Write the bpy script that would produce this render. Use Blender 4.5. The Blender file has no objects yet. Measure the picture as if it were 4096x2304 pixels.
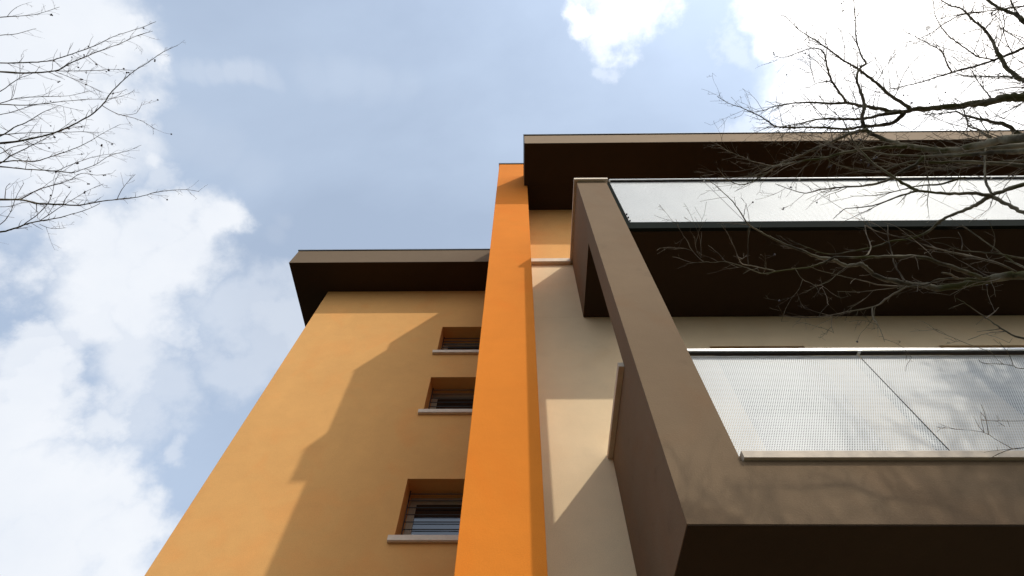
import bpy, math, random
from mathutils import Vector, Matrix
R = math.radians
sc = bpy.context.scene
col = sc.collection

# ---------------------------------------------------------------- camera
CAM_R, CAM_U, CAM_F, LENS = [[0.999892,0.011229,0.009525],[0.005051,-0.869196,0.494443],[-0.013831,0.494341,0.869158],17.8567]
cam = bpy.data.cameras.new('camera'); cam_ob = bpy.data.objects.new('camera', cam); col.objects.link(cam_ob)
cam.sensor_width = 36.0; cam.lens = LENS; cam.clip_start = 0.05; cam.clip_end = 3000
cam_ob.matrix_world = Matrix(((CAM_R[0], CAM_U[0], -CAM_F[0], 0), (CAM_R[1], CAM_U[1], -CAM_F[1], 0),
                              (CAM_R[2], CAM_U[2], -CAM_F[2], 0), (0, 0, 0, 1)))
sc.camera = cam_ob
GROUND = -1.6            # the camera is the origin, held 1.6 m above the ground

# ---------------------------------------------------------------- sun, sky, exposure
SUN = Vector((0.933, -1.0, 1.25)).normalized()
sun = bpy.data.lights.new('sun', 'SUN'); sun.energy = 2.6; sun.angle = R(0.7); sun.color = (1.0, 0.93, 0.82)
sun_ob = bpy.data.objects.new('sun', sun); col.objects.link(sun_ob)
sun_ob.rotation_euler = SUN.to_track_quat('Z', 'Y').to_euler()
sc.view_settings.view_transform = 'Standard'; sc.view_settings.look = 'None'
sc.view_settings.exposure = 0.0; sc.view_settings.gamma = 1.0

CLOUDS = [[-0.666,-0.006,0.746,0.099,1],[-0.628,0.022,0.778,0.079,1],[-0.585,0.024,0.81,0.035,1],[-0.672,0.088,0.735,0.106,1],[-0.62,0.094,0.779,0.065,1],[-0.596,0.124,0.793,0.026,0.9],[-0.675,0.164,0.72,0.106,1],[-0.615,0.193,0.764,0.043,0.9],[-0.702,0.209,0.68,0.061,0.8],[-0.657,0.309,0.688,0.068,1],[-0.588,0.326,0.74,0.069,1],[-0.543,0.321,0.776,0.051,1],[-0.503,0.359,0.786,0.044,1],[-0.546,0.392,0.741,0.073,1],[-0.623,0.382,0.683,0.083,1],[-0.684,0.314,0.658,0.045,1],[-0.573,0.445,0.689,0.071,1],[-0.64,0.431,0.636,0.065,0.95],[-0.535,0.486,0.691,0.037,0.6],[-0.591,0.499,0.634,0.068,0.8],[-0.701,0.409,0.584,0.034,0.8],[-0.695,0.478,0.537,0.053,1],[-0.706,0.509,0.493,0.069,1],[-0.672,0.525,0.523,0.049,1],[-0.625,0.631,0.46,0.088,1],[-0.582,0.641,0.501,0.053,1],[-0.553,0.683,0.478,0.048,1],[-0.675,0.581,0.454,0.083,1],[-0.576,0.69,0.438,0.075,1],[-0.655,0.645,0.393,0.089,1],[-0.524,0.716,0.461,0.032,1],[-0.619,0.595,0.513,0.031,0.8],[-0.596,0.557,0.579,0.05,0.45],[-0.551,0.56,0.618,0.047,0.45],[-0.524,0.625,0.578,0.026,0.45],[-0.453,0.484,0.749,0.06,0.45],[-0.417,0.535,0.735,0.061,0.5],[-0.472,0.546,0.692,0.052,0.4],[0.172,-0.002,0.985,0.065,0.8],[0.149,0.039,0.988,0.039,0.45],[0.225,0.015,0.974,0.037,0.4],[0.1,0.003,0.995,0.032,0.6],[0.165,0.076,0.983,0.033,0.38],[0.14,0.108,0.984,0.024,0.2],[0.351,0.092,0.932,0.025,0.12],[0.577,0.083,0.813,0.167,1],[0.459,0.038,0.888,0.077,1],[0.664,0.054,0.746,0.132,1],[0.491,0.133,0.861,0.075,1],[0.628,0.158,0.762,0.1,1],[0.424,0.067,0.903,0.041,0.9],[0.448,0.112,0.887,0.035,0.9],[0.425,0.18,0.887,0.05,0.4],[0.473,0.182,0.862,0.042,0.8],[0.381,0.19,0.905,0.039,0.25],[0.493,-0.089,0.865,0.118,1],[0.423,0.022,0.906,0.045,0.9],[-0.419,0.469,0.778,0.041,0.4],[-0.689,0.25,0.681,0.044,0.7],[-0.58,0.235,0.78,0.034,0.5],[-0.719,0.299,0.628,0.052,0.95],[-0.701,0.287,0.653,0.044,0.95],[-0.661,0.499,0.56,0.041,0.9],[-0.711,0.435,0.553,0.047,0.9],[-0.626,0.545,0.559,0.042,0.8],[-0.672,0.448,0.589,0.041,0.7]]   # direction, angular radius, density
STREAKS = [[-0.531,0.076,0.844,0.014,0.096],[-0.516,0.08,0.853,0.015,0.156],[-0.501,0.084,0.861,0.016,0.18],[-0.482,0.087,0.872,0.017,0.204],[-0.462,0.09,0.882,0.017,0.252],[-0.445,0.094,0.891,0.018,0.252],[-0.427,0.1,0.899,0.017,0.216],[-0.409,0.106,0.906,0.016,0.132],[-0.348,0.11,0.931,0.026,0.06],[-0.306,0.116,0.945,0.03,0.078],[-0.262,0.123,0.957,0.031,0.072],[-0.215,0.13,0.968,0.032,0.048],[-0.545,0.176,0.819,0.044,0.084],[-0.502,0.207,0.84,0.041,0.072],[-0.454,0.252,0.855,0.037,0.06],[-0.428,0.366,0.826,0.016,0.072],[-0.416,0.349,0.84,0.014,0.072]]

def build_world():
    w = bpy.data.worlds.new('World'); sc.world = w; w.use_nodes = True
    nt = w.node_tree; N = nt.nodes; L = nt.links; N.clear()
    def n(t, **k):
        o = N.new(t)
        for a, b in k.items(): setattr(o, a, b)
        return o
    def math_(op, a, b=None, c=None, clamp=False):
        m = n('ShaderNodeMath', operation=op); m.use_clamp = clamp
        for i, v in enumerate((a, b, c)):
            if v is None: continue
            if isinstance(v, (int, float)): m.inputs[i].default_value = v
            else: L.new(v, m.inputs[i])
        return m.outputs[0]
    def mix(fac, a, b):
        m = n('ShaderNodeMix', data_type='RGBA')
        if isinstance(fac, (int, float)): m.inputs[0].default_value = fac
        else: L.new(fac, m.inputs[0])
        for s, v in ((6, a), (7, b)):
            if isinstance(v, tuple): m.inputs[s].default_value = (*v, 1)
            else: L.new(v, m.inputs[s])
        return m.outputs[2]
    tc = n('ShaderNodeTexCoord'); d = tc.outputs['Generated']
    nrm = n('ShaderNodeVectorMath', operation='NORMALIZE'); L.new(d, nrm.inputs[0]); d = nrm.outputs[0]
    sky = n('ShaderNodeTexSky', sky_type='NISHITA'); sky.sun_disc = False
    sky.sun_elevation = math.asin(SUN.z); sky.sun_rotation = math.atan2(SUN.x, SUN.y)
    sky.air_density = 1.0; sky.dust_density = 1.6; sky.ozone_density = 1.0
    # warp the directions so that every cloud edge is ragged
    def noise(scale, detail, rough=0.6, vec=None, dist=0.0):
        t = n('ShaderNodeTexNoise'); t.inputs['Scale'].default_value = scale
        t.inputs['Detail'].default_value = detail; t.inputs['Roughness'].default_value = rough
        t.inputs['Distortion'].default_value = dist
        L.new(vec or d, t.inputs['Vector']); return t
    wn = noise(4.0, 8, 0.60)
    sub = n('ShaderNodeVectorMath', operation='SUBTRACT'); L.new(wn.outputs['Color'], sub.inputs[0]); sub.inputs[1].default_value = (.5, .5, .5)
    sc_ = n('ShaderNodeVectorMath', operation='SCALE'); L.new(sub.outputs[0], sc_.inputs[0]); sc_.inputs['Scale'].default_value = 0.34
    ad = n('ShaderNodeVectorMath', operation='ADD'); L.new(sc_.outputs[0], ad.inputs[0]); L.new(d, ad.inputs[1])
    dw = ad.outputs[0]
    s2 = n('ShaderNodeVectorMath', operation='SCALE'); L.new(sub.outputs[0], s2.inputs[0]); s2.inputs['Scale'].default_value = 0.10
    a2 = n('ShaderNodeVectorMath', operation='ADD'); L.new(s2.outputs[0], a2.inputs[0]); L.new(d, a2.inputs[1])
    field = None
    for x, y, z, r, wgt, src in [(*c, dw) for c in CLOUDS]+[(*c, a2.outputs[0]) for c in STREAKS]:
        ds = n('ShaderNodeVectorMath', operation='DISTANCE'); L.new(src, ds.inputs[0]); ds.inputs[1].default_value = (x, y, z)
        mr = n('ShaderNodeMapRange'); mr.interpolation_type = 'SMOOTHSTEP'
        L.new(ds.outputs['Value'], mr.inputs['Value'])
        mr.inputs['From Min'].default_value = r * 1.55; mr.inputs['From Max'].default_value = r * 0.50
        mr.inputs['To Max'].default_value = wgt
        field = mr.outputs[0] if field is None else math_('MAXIMUM', field, mr.outputs[0])
    # fair-weather cloud over the rest of the dome, away from what the camera looks at
    broad = noise(1.7, 6, 0.6)
    br = n('ShaderNodeMapRange'); br.interpolation_type = 'SMOOTHSTEP'; L.new(broad.outputs['Fac'], br.inputs['Value'])
    br.inputs['From Min'].default_value = 0.44; br.inputs['From Max'].default_value = 0.60
    sep = n('ShaderNodeSeparateXYZ'); L.new(d, sep.inputs[0])
    away = n('ShaderNodeMapRange'); away.interpolation_type = 'SMOOTHSTEP'; L.new(sep.outputs['Y'], away.inputs['Value'])
    away.inputs['From Min'].default_value = -0.10; away.inputs['From Max'].default_value = -0.45
    field = math_('MAXIMUM', field, math_('MULTIPLY', br.outputs[0], away.outputs[0]))
    # thin high veil and fine streaks
    mp = n('ShaderNodeMapping'); mp.inputs['Scale'].default_value = (1.0, 1.5, 1.0); mp.inputs['Rotation'].default_value = (0, 0, 0.5); L.new(d, mp.inputs[0])
    veil = noise(1.3, 6, 0.55, mp.outputs[0], 0.2)
    vr = n('ShaderNodeMapRange'); L.new(veil.outputs['Fac'], vr.inputs['Value'])
    vr.inputs['From Min'].default_value = 0.35; vr.inputs['From Max'].default_value = 0.75
    vr.inputs['To Min'].default_value = 0.6; vr.inputs['To Max'].default_value = 0.9
    # glow of the hazy air and of the thin cloud round the sun
    dt = n('ShaderNodeVectorMath', operation='DOT_PRODUCT'); L.new(d, dt.inputs[0]); dt.inputs[1].default_value = SUN
    g = math_('POWER', math_('MAXIMUM', dt.outputs['Value'], 0.0), 4.0)
    shade = noise(5.0, 5, 0.6)
    body = mix(shade.outputs['Fac'], (0.76, 0.82, 0.92), (0.98, 1.0, 1.03))
    gl = math_('MULTIPLY_ADD', g, 3.2, 1.0); glh = math_('MULTIPLY_ADD', g, 1.2, 1.0)
    # light scattered close to the sun is warmer than the rest of the cloud
    warm = mix(math_('MINIMUM', math_('MULTIPLY', g, 1.6), 1.0), (1.0, 1.0, 1.0), (1.08, 0.97, 0.84))
    tinted = n('ShaderNodeVectorMath', operation='MULTIPLY'); L.new(body, tinted.inputs[0]); L.new(warm, tinted.inputs[1])
    cl = n('ShaderNodeVectorMath', operation='SCALE'); L.new(tinted.outputs[0], cl.inputs[0]); L.new(gl, cl.inputs['Scale'])
    bl = n('ShaderNodeVectorMath', operation='SCALE'); L.new(sky.outputs[0], bl.inputs[0]); bl.inputs['Scale'].default_value = 0.15
    hz = n('ShaderNodeVectorMath', operation='SCALE'); hz.inputs[0].default_value = (0.61,0.73,0.91); L.new(glh, hz.inputs['Scale'])
    base = mix(vr.outputs[0], bl.outputs[0], hz.outputs[0])
    out = mix(field, base, cl.outputs[0])
    # the Background strength is 0.1 as for any physical sky, so the colours are scaled up to it
    up = n('ShaderNodeVectorMath', operation='SCALE'); L.new(out, up.inputs[0]); up.inputs['Scale'].default_value = 10.0
    bg = n('ShaderNodeBackground'); L.new(up.outputs[0], bg.inputs['Color']); bg.inputs['Strength'].default_value = 0.1
    ow = n('ShaderNodeOutputWorld'); L.new(bg.outputs[0], ow.inputs['Surface'])
build_world()

# ---------------------------------------------------------------- materials
def newmat(name):
    m = bpy.data.materials.new(name); m.use_nodes = True
    nt = m.node_tree; b = nt.nodes['Principled BSDF']
    return m, nt, nt.nodes, nt.links, b

def ramp(nt, src, c0, c1, p0=0.3, p1=0.7):
    r = nt.nodes.new('ShaderNodeValToRGB'); e = r.color_ramp.elements
    e[0].position = p0; e[1].position = p1; e[0].color = (*c0, 1); e[1].color = (*c1, 1)
    nt.links.new(src, r.inputs[0]); return r.outputs[0]

def noise_tex(nt, scale, detail=4, rough=0.55, stretch=None, dist=0.0):
    N = nt.nodes; tc = N.new('ShaderNodeTexCoord'); v = tc.outputs['Object']
    if stretch:
        mp = N.new('ShaderNodeMapping'); mp.inputs['Scale'].default_value = stretch
        nt.links.new(v, mp.inputs[0]); v = mp.outputs[0]
    t = N.new('ShaderNodeTexNoise'); t.inputs['Scale'].default_value = scale; t.inputs['Detail'].default_value = detail
    t.inputs['Roughness'].default_value = rough; t.inputs['Distortion'].default_value = dist
    nt.links.new(v, t.inputs['Vector']); return t

def mulcol(nt, a, b, fac=1.0, mode='MULTIPLY'):
    m = nt.nodes.new('ShaderNodeMix'); m.data_type = 'RGBA'; m.blend_type = mode
    m.inputs[0].default_value = fac
    for s, v in ((6, a), (7, b)):
        if isinstance(v, tuple): m.inputs[s].default_value = (*v, 1)
        else: nt.links.new(v, m.inputs[s])
    return m.outputs[2]

def stucco(name, c, var=0.10, grain=0.0016, patch=None, rough=0.92, stain=0.0):
    """painted mineral render: soft cloudy paint, faint float marks, fine grain"""
    m, nt, N, L, b = newmat(name)
    lo = tuple(v * (1 - var) for v in c); hi = tuple(min(1, v * (1 + var)) for v in c)
    big = noise_tex(nt, 0.9, 5, 0.55, (1, 1, 0.7), 0.4)
    colr = ramp(nt, big.outputs['Fac'], lo, hi, 0.32, 0.68)
    mid = noise_tex(nt, 5.0, 6, 0.6, (0.8, 0.8, 1.2))
    colr = mulcol(nt, colr, ramp(nt, mid.outputs['Fac'], (0.97, 0.97, 0.97), (1.025, 1.025, 1.02), 0.3, 0.7))
    fine = noise_tex(nt, 160, 3, 0.7)
    colr = mulcol(nt, colr, ramp(nt, fine.outputs['Fac'], (0.90, 0.90, 0.90), (1.06, 1.06, 1.06), 0.35, 0.65))
    if patch:   # warmer blotches where the paint was laid on thicker
        pt = noise_tex(nt, 1.7, 4, 0.5, (1, 1, 1), 0.8)
        colr = mulcol(nt, colr, ramp(nt, pt.outputs['Fac'], (1, 1, 1), patch, 0.5, 0.72))
    if stain:   # damp dirt in ragged spots
        st = noise_tex(nt, 3.6, 8, 0.7, (1, 1, 1.3), 0.3)
        colr = mulcol(nt, colr, ramp(nt, st.outputs['Fac'], (1, 1, 1), (1 - stain,) * 3, 0.58, 0.76))
    L.new(colr, b.inputs['Base Color']); b.inputs['Roughness'].default_value = rough
    b.inputs['Specular IOR Level'].default_value = 0.25
    bv = N.new('ShaderNodeBevel'); bv.samples = 4; bv.inputs['Radius'].default_value = 0.006
    g1 = noise_tex(nt, 90, 4, 0.65); g2 = noise_tex(nt, 7, 4, 0.5)
    b1 = N.new('ShaderNodeBump'); b1.inputs['Strength'].default_value = 0.55; b1.inputs['Distance'].default_value = grain
    b2 = N.new('ShaderNodeBump'); b2.inputs['Strength'].default_value = 0.35; b2.inputs['Distance'].default_value = 0.006
    L.new(g1.outputs['Fac'], b1.inputs['Height']); L.new(g2.outputs['Fac'], b2.inputs['Height'])
    L.new(bv.outputs[0], b2.inputs['Normal']); L.new(b2.outputs[0], b1.inputs['Normal']); L.new(b1.outputs[0], b.inputs['Normal'])
    return m

def plain(name, c, rough=0.5, metal=0.0, var=0.12, scale=12, bump=0.0, spec=0.5):
    m, nt, N, L, b = newmat(name)
    t = noise_tex(nt, scale, 5, 0.6)
    L.new(ramp(nt, t.outputs['Fac'], tuple(v * (1 - var) for v in c), tuple(min(1, v * (1 + var)) for v in c)), b.inputs['Base Color'])
    r2 = N.new('ShaderNodeMapRange'); L.new(t.outputs['Fac'], r2.inputs['Value'])
    r2.inputs['To Min'].default_value = max(0.02, rough - 0.08); r2.inputs['To Max'].default_value = min(1, rough + 0.08)
    L.new(r2.outputs[0], b.inputs['Roughness'])
    b.inputs['Metallic'].default_value = metal; b.inputs['Specular IOR Level'].default_value = spec
    if bump:
        g = noise_tex(nt, scale * 8, 4, 0.6); bp = N.new('ShaderNodeBump'); bp.inputs['Strength'].default_value = 0.6
        bp.inputs['Distance'].default_value = bump; L.new(g.outputs['Fac'], bp.inputs['Height']); L.new(bp.outputs[0], b.inputs['Normal'])
    return m

M = {}
M['yellow'] = stucco('yellow_render', (0.635, 0.338, 0.114), 0.05, patch=(1.03, 0.95, 0.90))
M['orange'] = stucco('orange_render', (0.67, 0.206, 0.02), 0.04, patch=(1.02, 0.95, 0.86))
M['beige'] = stucco('beige_render', (0.76, 0.59, 0.375), 0.06, patch=(0.99, 0.96, 0.93), stain=0.06)
M['brown'] = stucco('brown_render', (0.178, 0.121, 0.071), 0.07, 0.0024, patch=(1.0, 0.93, 0.88), stain=0.20)
M['fascia'] = stucco('roof_fascia_render', (0.25, 0.18, 0.113), 0.05, stain=0.05)
M['fascia_low'] = stucco('lower_roof_fascia_render', (0.155, 0.111, 0.071), 0.05, stain=0.05)
M['soffit'] = stucco('shade_dark_soffit', (0.042, 0.025, 0.014), 0.10, 0.0012, rough=0.95)  # brown taken down to near black: shade of the undersides put into the colour
M['stone'] = plain('pale_stone', (0.60, 0.50, 0.385), 0.7, 0, 0.10, 9, 0.0008)
M['flashing'] = plain('dark_flashing', (0.035, 0.036, 0.04), 0.38, 0.6, 0.2, 5)
M['flashing_lip'] = plain('flashing_lip', (0.30, 0.33, 0.36), 0.4, 0.8, 0.1, 5)
M['rail'] = plain('white_metal', (0.80, 0.81, 0.80), 0.35, 0.35, 0.04, 6)
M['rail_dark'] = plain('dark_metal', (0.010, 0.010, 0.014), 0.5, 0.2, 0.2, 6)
M['channel'] = plain('channel_metal', (0.013, 0.016, 0.014), 0.9, 0.0, 0.15, 5, 0, 0.02)
M['bars'] = plain('grille_metal', (0.035, 0.033, 0.032), 0.45, 0.5, 0.2, 20)
M['frame'] = plain('window_frame_paint', (0.30, 0.25, 0.18), 0.6, 0, 0.08, 10)
M['glass'] = plain('dark_window_glass', (0.012, 0.013, 0.014), 0.06, 0, 0.2, 3); M['glass'].node_tree.nodes['Principled BSDF'].inputs['IOR'].default_value = 2.0
M['shutter'] = plain('door_shutter', (0.16, 0.12, 0.08), 0.6, 0, 0.1, 8)
M['bolt'] = plain('bolt_metal', (0.03, 0.03, 0.03), 0.5, 0.6, 0.1, 20)
M['fruit'] = plain('dry_fruit', (0.020, 0.012, 0.016), 0.6, 0, 0.3, 60)

def perforated(name, c0, c1):
    """coated sheet, round holes on a staggered grid cut by transparency"""
    m, nt, N, L, b = newmat(name)
    t = noise_tex(nt, 2.2, 5, 0.55, (1, 1, 0.6))
    L.new(ramp(nt, t.outputs['Fac'], c0, c1), b.inputs['Base Color'])
    b.inputs['Metallic'].default_value = 0.05; b.inputs['Roughness'].default_value = 0.56; b.inputs['Specular IOR Level'].default_value = 0.25
    wv = noise_tex(nt, 1.3, 3, 0.5); bp = N.new('ShaderNodeBump'); bp.inputs['Distance'].default_value = 0.01; bp.inputs['Strength'].default_value = 0.25
    L.new(wv.outputs['Fac'], bp.inputs['Height']); L.new(bp.outputs[0], b.inputs['Normal'])
    tc = N.new('ShaderNodeTexCoord'); sp = N.new('ShaderNodeSeparateXYZ'); L.new(tc.outputs['Object'], sp.inputs[0])
    def mt(op, a, c=None, d=None):
        q = N.new('ShaderNodeMath'); q.operation = op
        for i, v in enumerate((a, c, d)):
            if v is None: continue
            if isinstance(v, (int, float)): q.inputs[i].default_value = v
            else: L.new(v, q.inputs[i])
        return q.outputs[0]
    P = 0.0138; H = P * 0.88; RAD = 0.0032
    def grid(ox, oz):
        fx = mt('SUBTRACT', mt('FRACT', mt('ADD', mt('DIVIDE', sp.outputs['X'], P), ox)), 0.5)
        fz = mt('SUBTRACT', mt('FRACT', mt('ADD', mt('DIVIDE', sp.outputs['Z'], 2 * H), oz)), 0.5)
        fx = mt('MULTIPLY', fx, P); fz = mt('MULTIPLY', fz, 2 * H)
        r2 = mt('ADD', mt('MULTIPLY', fx, fx), mt('MULTIPLY', fz, fz))
        return mt('LESS_THAN', r2, RAD * RAD)
    hole = mt('MAXIMUM', grid(0, 0), grid(0.5, 0.5))
    # an unpunched margin along the bottom
    tr = N.new('ShaderNodeBsdfTransparent'); mx = N.new('ShaderNodeMixShader')
    L.new(hole, mx.inputs[0]); L.new(b.outputs[0], mx.inputs[1]); L.new(tr.outputs[0], mx.inputs[2])
    L.new(mx.outputs[0], N['Material Output'].inputs['Surface'])
    return m
M['perf'] = perforated('perforated_sheet', (0.58, 0.60, 0.60), (0.64, 0.66, 0.655))
M['perf_shade'] = perforated('shaded_hole_sheet', (0.05, 0.055, 0.065), (0.07, 0.075, 0.085))  # dark second sheet: shade on the hole walls put into its colour

def bark(name, dark, light, moss):
    m, nt, N, L, b = newmat(name)
    t = noise_tex(nt, 9, 6, 0.6, (0.5, 1, 1)); c = ramp(nt, t.outputs['Fac'], dark, light, 0.38, 0.66)
    g = noise_tex(nt, 5, 5, 0.6); k = ramp(nt, g.outputs['Fac'], (0, 0, 0), (1, 1, 1), 0.50, 0.60)
    mx = N.new('ShaderNodeMix'); mx.data_type = 'RGBA'; L.new(k, mx.inputs[0]); L.new(c, mx.inputs[6]); mx.inputs[7].default_value = (*moss, 1)
    L.new(mx.outputs[2], b.inputs['Base Color']); b.inputs['Roughness'].default_value = 0.9; b.inputs['Specular IOR Level'].default_value = 0.2
    h = noise_tex(nt, 60, 5, 0.7, (0.4, 1, 1)); bp = N.new('ShaderNodeBump'); bp.inputs['Distance'].default_value = 0.006; bp.inputs['Strength'].default_value = 0.9
    L.new(h.outputs['Fac'], bp.inputs['Height']); L.new(bp.outputs[0], b.inputs['Normal'])
    return m
M['bark'] = bark('lichen_bark', (0.045, 0.037, 0.024), (0.24, 0.215, 0.15), (0.060, 0.058, 0.018))
M['twig'] = bark('twig_bark', (0.05, 0.038, 0.028), (0.25, 0.21, 0.155), (0.11, 0.095, 0.06))
M['twig_left'] = bark('reddish_twig_bark', (0.05, 0.035, 0.030), (0.20, 0.145, 0.11), (0.07, 0.055, 0.045))

def ground_mat():
    m, nt, N, L, b = newmat('ground_grass_soil')
    t = noise_tex(nt, 0.6, 8, 0.65); c = ramp(nt, t.outputs['Fac'], (0.024, 0.028, 0.012), (0.060, 0.054, 0.032), 0.35, 0.65)
    f = noise_tex(nt, 40, 4, 0.7); c = mulcol(nt, c, ramp(nt, f.outputs['Fac'], (0.7, 0.7, 0.7), (1.2, 1.2, 1.2)))
    L.new(c, b.inputs['Base Color']); b.inputs['Roughness'].default_value = 0.95
    return m
M['ground'] = ground_mat()

# ---------------------------------------------------------------- object helpers
class MB:
    """collects boxes and tubes, then links them as one mesh object"""
    def __init__(s): s.v = []; s.f = []
    def box(s, x0, x1, y0, y1, z0, z1):
        i = len(s.v)
        s.v += [(x, y, z) for z in (z0, z1) for y in (y0, y1) for x in (x0, x1)]
        s.f += [(i, i+2, i+3, i+1), (i+4, i+5, i+7, i+6), (i, i+1, i+5, i+4), (i+1, i+3, i+7, i+5), (i+3, i+2, i+6, i+7), (i+2, i, i+4, i+6)]
        return s
    def quad(s, a, b, c, d):
        i = len(s.v); s.v += [a, b, c, d]; s.f.append((i, i+1, i+2, i+3)); return s
    def tube(s, pts, rad, sides=6, cap=True):
        n = len(pts)
        if n < 2: return s
        i0 = len(s.v); up = None
        for k in range(n):
            p = Vector(pts[k])
            a = Vector(pts[max(0, k-1)]); b = Vector(pts[min(n-1, k+1)])
            t = (b - a)
            if t.length < 1e-7: t = Vector((0, 0, 1))
            t.normalize()
            if up is None: up = t.orthogonal().normalized()
            up = (up - t * up.dot(t))
            if up.length < 1e-5: up = t.orthogonal()
            up.normalize(); w = t.cross(up)
            r = rad[k]
            for j in range(sides):
                an = 2 * math.pi * j / sides
                s.v.append(tuple(p + up * (math.cos(an) * r) + w * (math.sin(an) * r)))
        for k in range(n-1):
            for j in range(sides):
                a = i0 + k*sides + j; b = i0 + k*sides + (j+1) % sides
                s.f.append((a, b, b+sides, a+sides))
        if cap:
            s.f.append(tuple(i0 + (n-1)*sides + j for j in range(sides)))
            s.f.append(tuple(i0 + j for j in reversed(range(sides))))
        return s
    def ball(s, c, r, q=(0.9, 1.0, 1.1)):
        i = len(s.v); rings = 4; seg = 7
        s.v.append((c[0], c[1], c[2] + r*q[2]))
        for a in range(1, rings):
            th = math.pi * a / rings
            for b in range(seg):
                ph = 2 * math.pi * b / seg
                s.v.append((c[0] + r*q[0]*math.sin(th)*math.cos(ph), c[1] + r*q[1]*math.sin(th)*math.sin(ph), c[2] + r*q[2]*math.cos(th)))
        s.v.append((c[0], c[1], c[2] - r*q[2])); last = len(s.v) - 1
        for b in range(seg):
            s.f.append((i, i+1+b, i+1+(b+1) % seg))
            for a in range(rings-2):
                o = i+1+a*seg
                s.f.append((o+b, o+seg+b, o+seg+(b+1) % seg, o+(b+1) % seg))
            o = i+1+(rings-2)*seg
            s.f.append((o+b, last, o+(b+1) % seg))
        return s
    def build(s, name, mat, parent=None, origin=(0, 0, 0), smooth=False):
        me = bpy.data.meshes.new(name)
        ox, oy, oz = origin
        me.from_pydata([(x-ox, y-oy, z-oz) for x, y, z in s.v], [], s.f); me.update()
        me.materials.append(mat)
        if smooth: me.polygons.foreach_set('use_smooth', [True]*len(me.polygons))
        o = bpy.data.objects.new(name, me); col.objects.link(o)
        if parent: o.parent = parent
        return o

def empty(name, loc, label, cat, group=None):
    o = bpy.data.objects.new(name, None); col.objects.link(o); o.location = loc
    o['label'] = label; o['category'] = cat
    if group: o['group'] = group
    return o

def wall_xz(mb, x0, x1, z0, z1, y, yb, holes=()):
    """wall slab between y (front) and yb with rectangular holes: boxes butted on a grid"""
    xs = sorted({x0, x1, *[h[0] for h in holes], *[h[1] for h in holes]})
    zs = sorted({z0, z1, *[h[2] for h in holes], *[h[3] for h in holes]})
    vid = {}
    def v(x, yy, z):
        k = (x, yy, z)
        if k not in vid: vid[k] = len(mb.v); mb.v.append(k)
        return vid[k]
    solid = lambda i, j: 0 <= i < len(xs)-1 and 0 <= j < len(zs)-1 and not any(h[0] <= xs[i] < h[1] and h[2] <= zs[j] < h[3] for h in holes)
    for i in range(len(xs)-1):
        for j in range(len(zs)-1):
            if not solid(i, j): continue
            a, b, c, d = xs[i], xs[i+1], zs[j], zs[j+1]
            mb.f.append((v(a, y, c), v(b, y, c), v(b, y, d), v(a, y, d)))
            mb.f.append((v(b, yb, c), v(a, yb, c), v(a, yb, d), v(b, yb, d)))
            if not solid(i-1, j): mb.f.append((v(a, yb, c), v(a, y, c), v(a, y, d), v(a, yb, d)))
            if not solid(i+1, j): mb.f.append((v(b, y, c), v(b, yb, c), v(b, yb, d), v(b, y, d)))
            if not solid(i, j-1): mb.f.append((v(a, yb, c), v(b, yb, c), v(b, y, c), v(a, y, c)))
            if not solid(i, j+1): mb.f.append((v(a, y, d), v(b, y, d), v(b, yb, d), v(a, yb, d)))

# ---------------------------------------------------------------- ground
g = MB()
n = 24; S = 900.0
for i in range(n+1):
    for j in range(n+1):
        a = (i/n*2-1); b = (j/n*2-1)
        x = math.copysign(abs(a)**2.2, a)*S; y = math.copysign(abs(b)**2.2, b)*S
        g.v.append((x, y, GROUND + (0.0 if abs(x) < 25 and abs(y) < 25 else 0.4*math.sin(x*.01)*math.cos(y*.013))))
for i in range(n):
    for j in range(n):
        q = i*(n+1)+j; g.f.append((q, q+n+1, q+n+2, q+1))
go = g.build('ground', M['ground']); go['kind'] = 'structure'

# ---------------------------------------------------------------- apartment building
YB, YW, YF, YL = 2.10, 3.30, 2.85, 5.445         # fronts of: balcony frame, main wall, orange fin, left wing
BX = 14.0                                         # right end of the building
BO = (-0.11, 3.3, GROUND)
bld = empty('apartment_building', BO, 'coloured rendered apartment block with orange fin wall, brown balcony frame and flat overhanging roofs', 'building')
def part(mb, name, mat, parent=bld, label=None, smooth=False):
    o = mb.build(name, mat, parent, BO, smooth)
    if label: o['label'] = label
    return o

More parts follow.
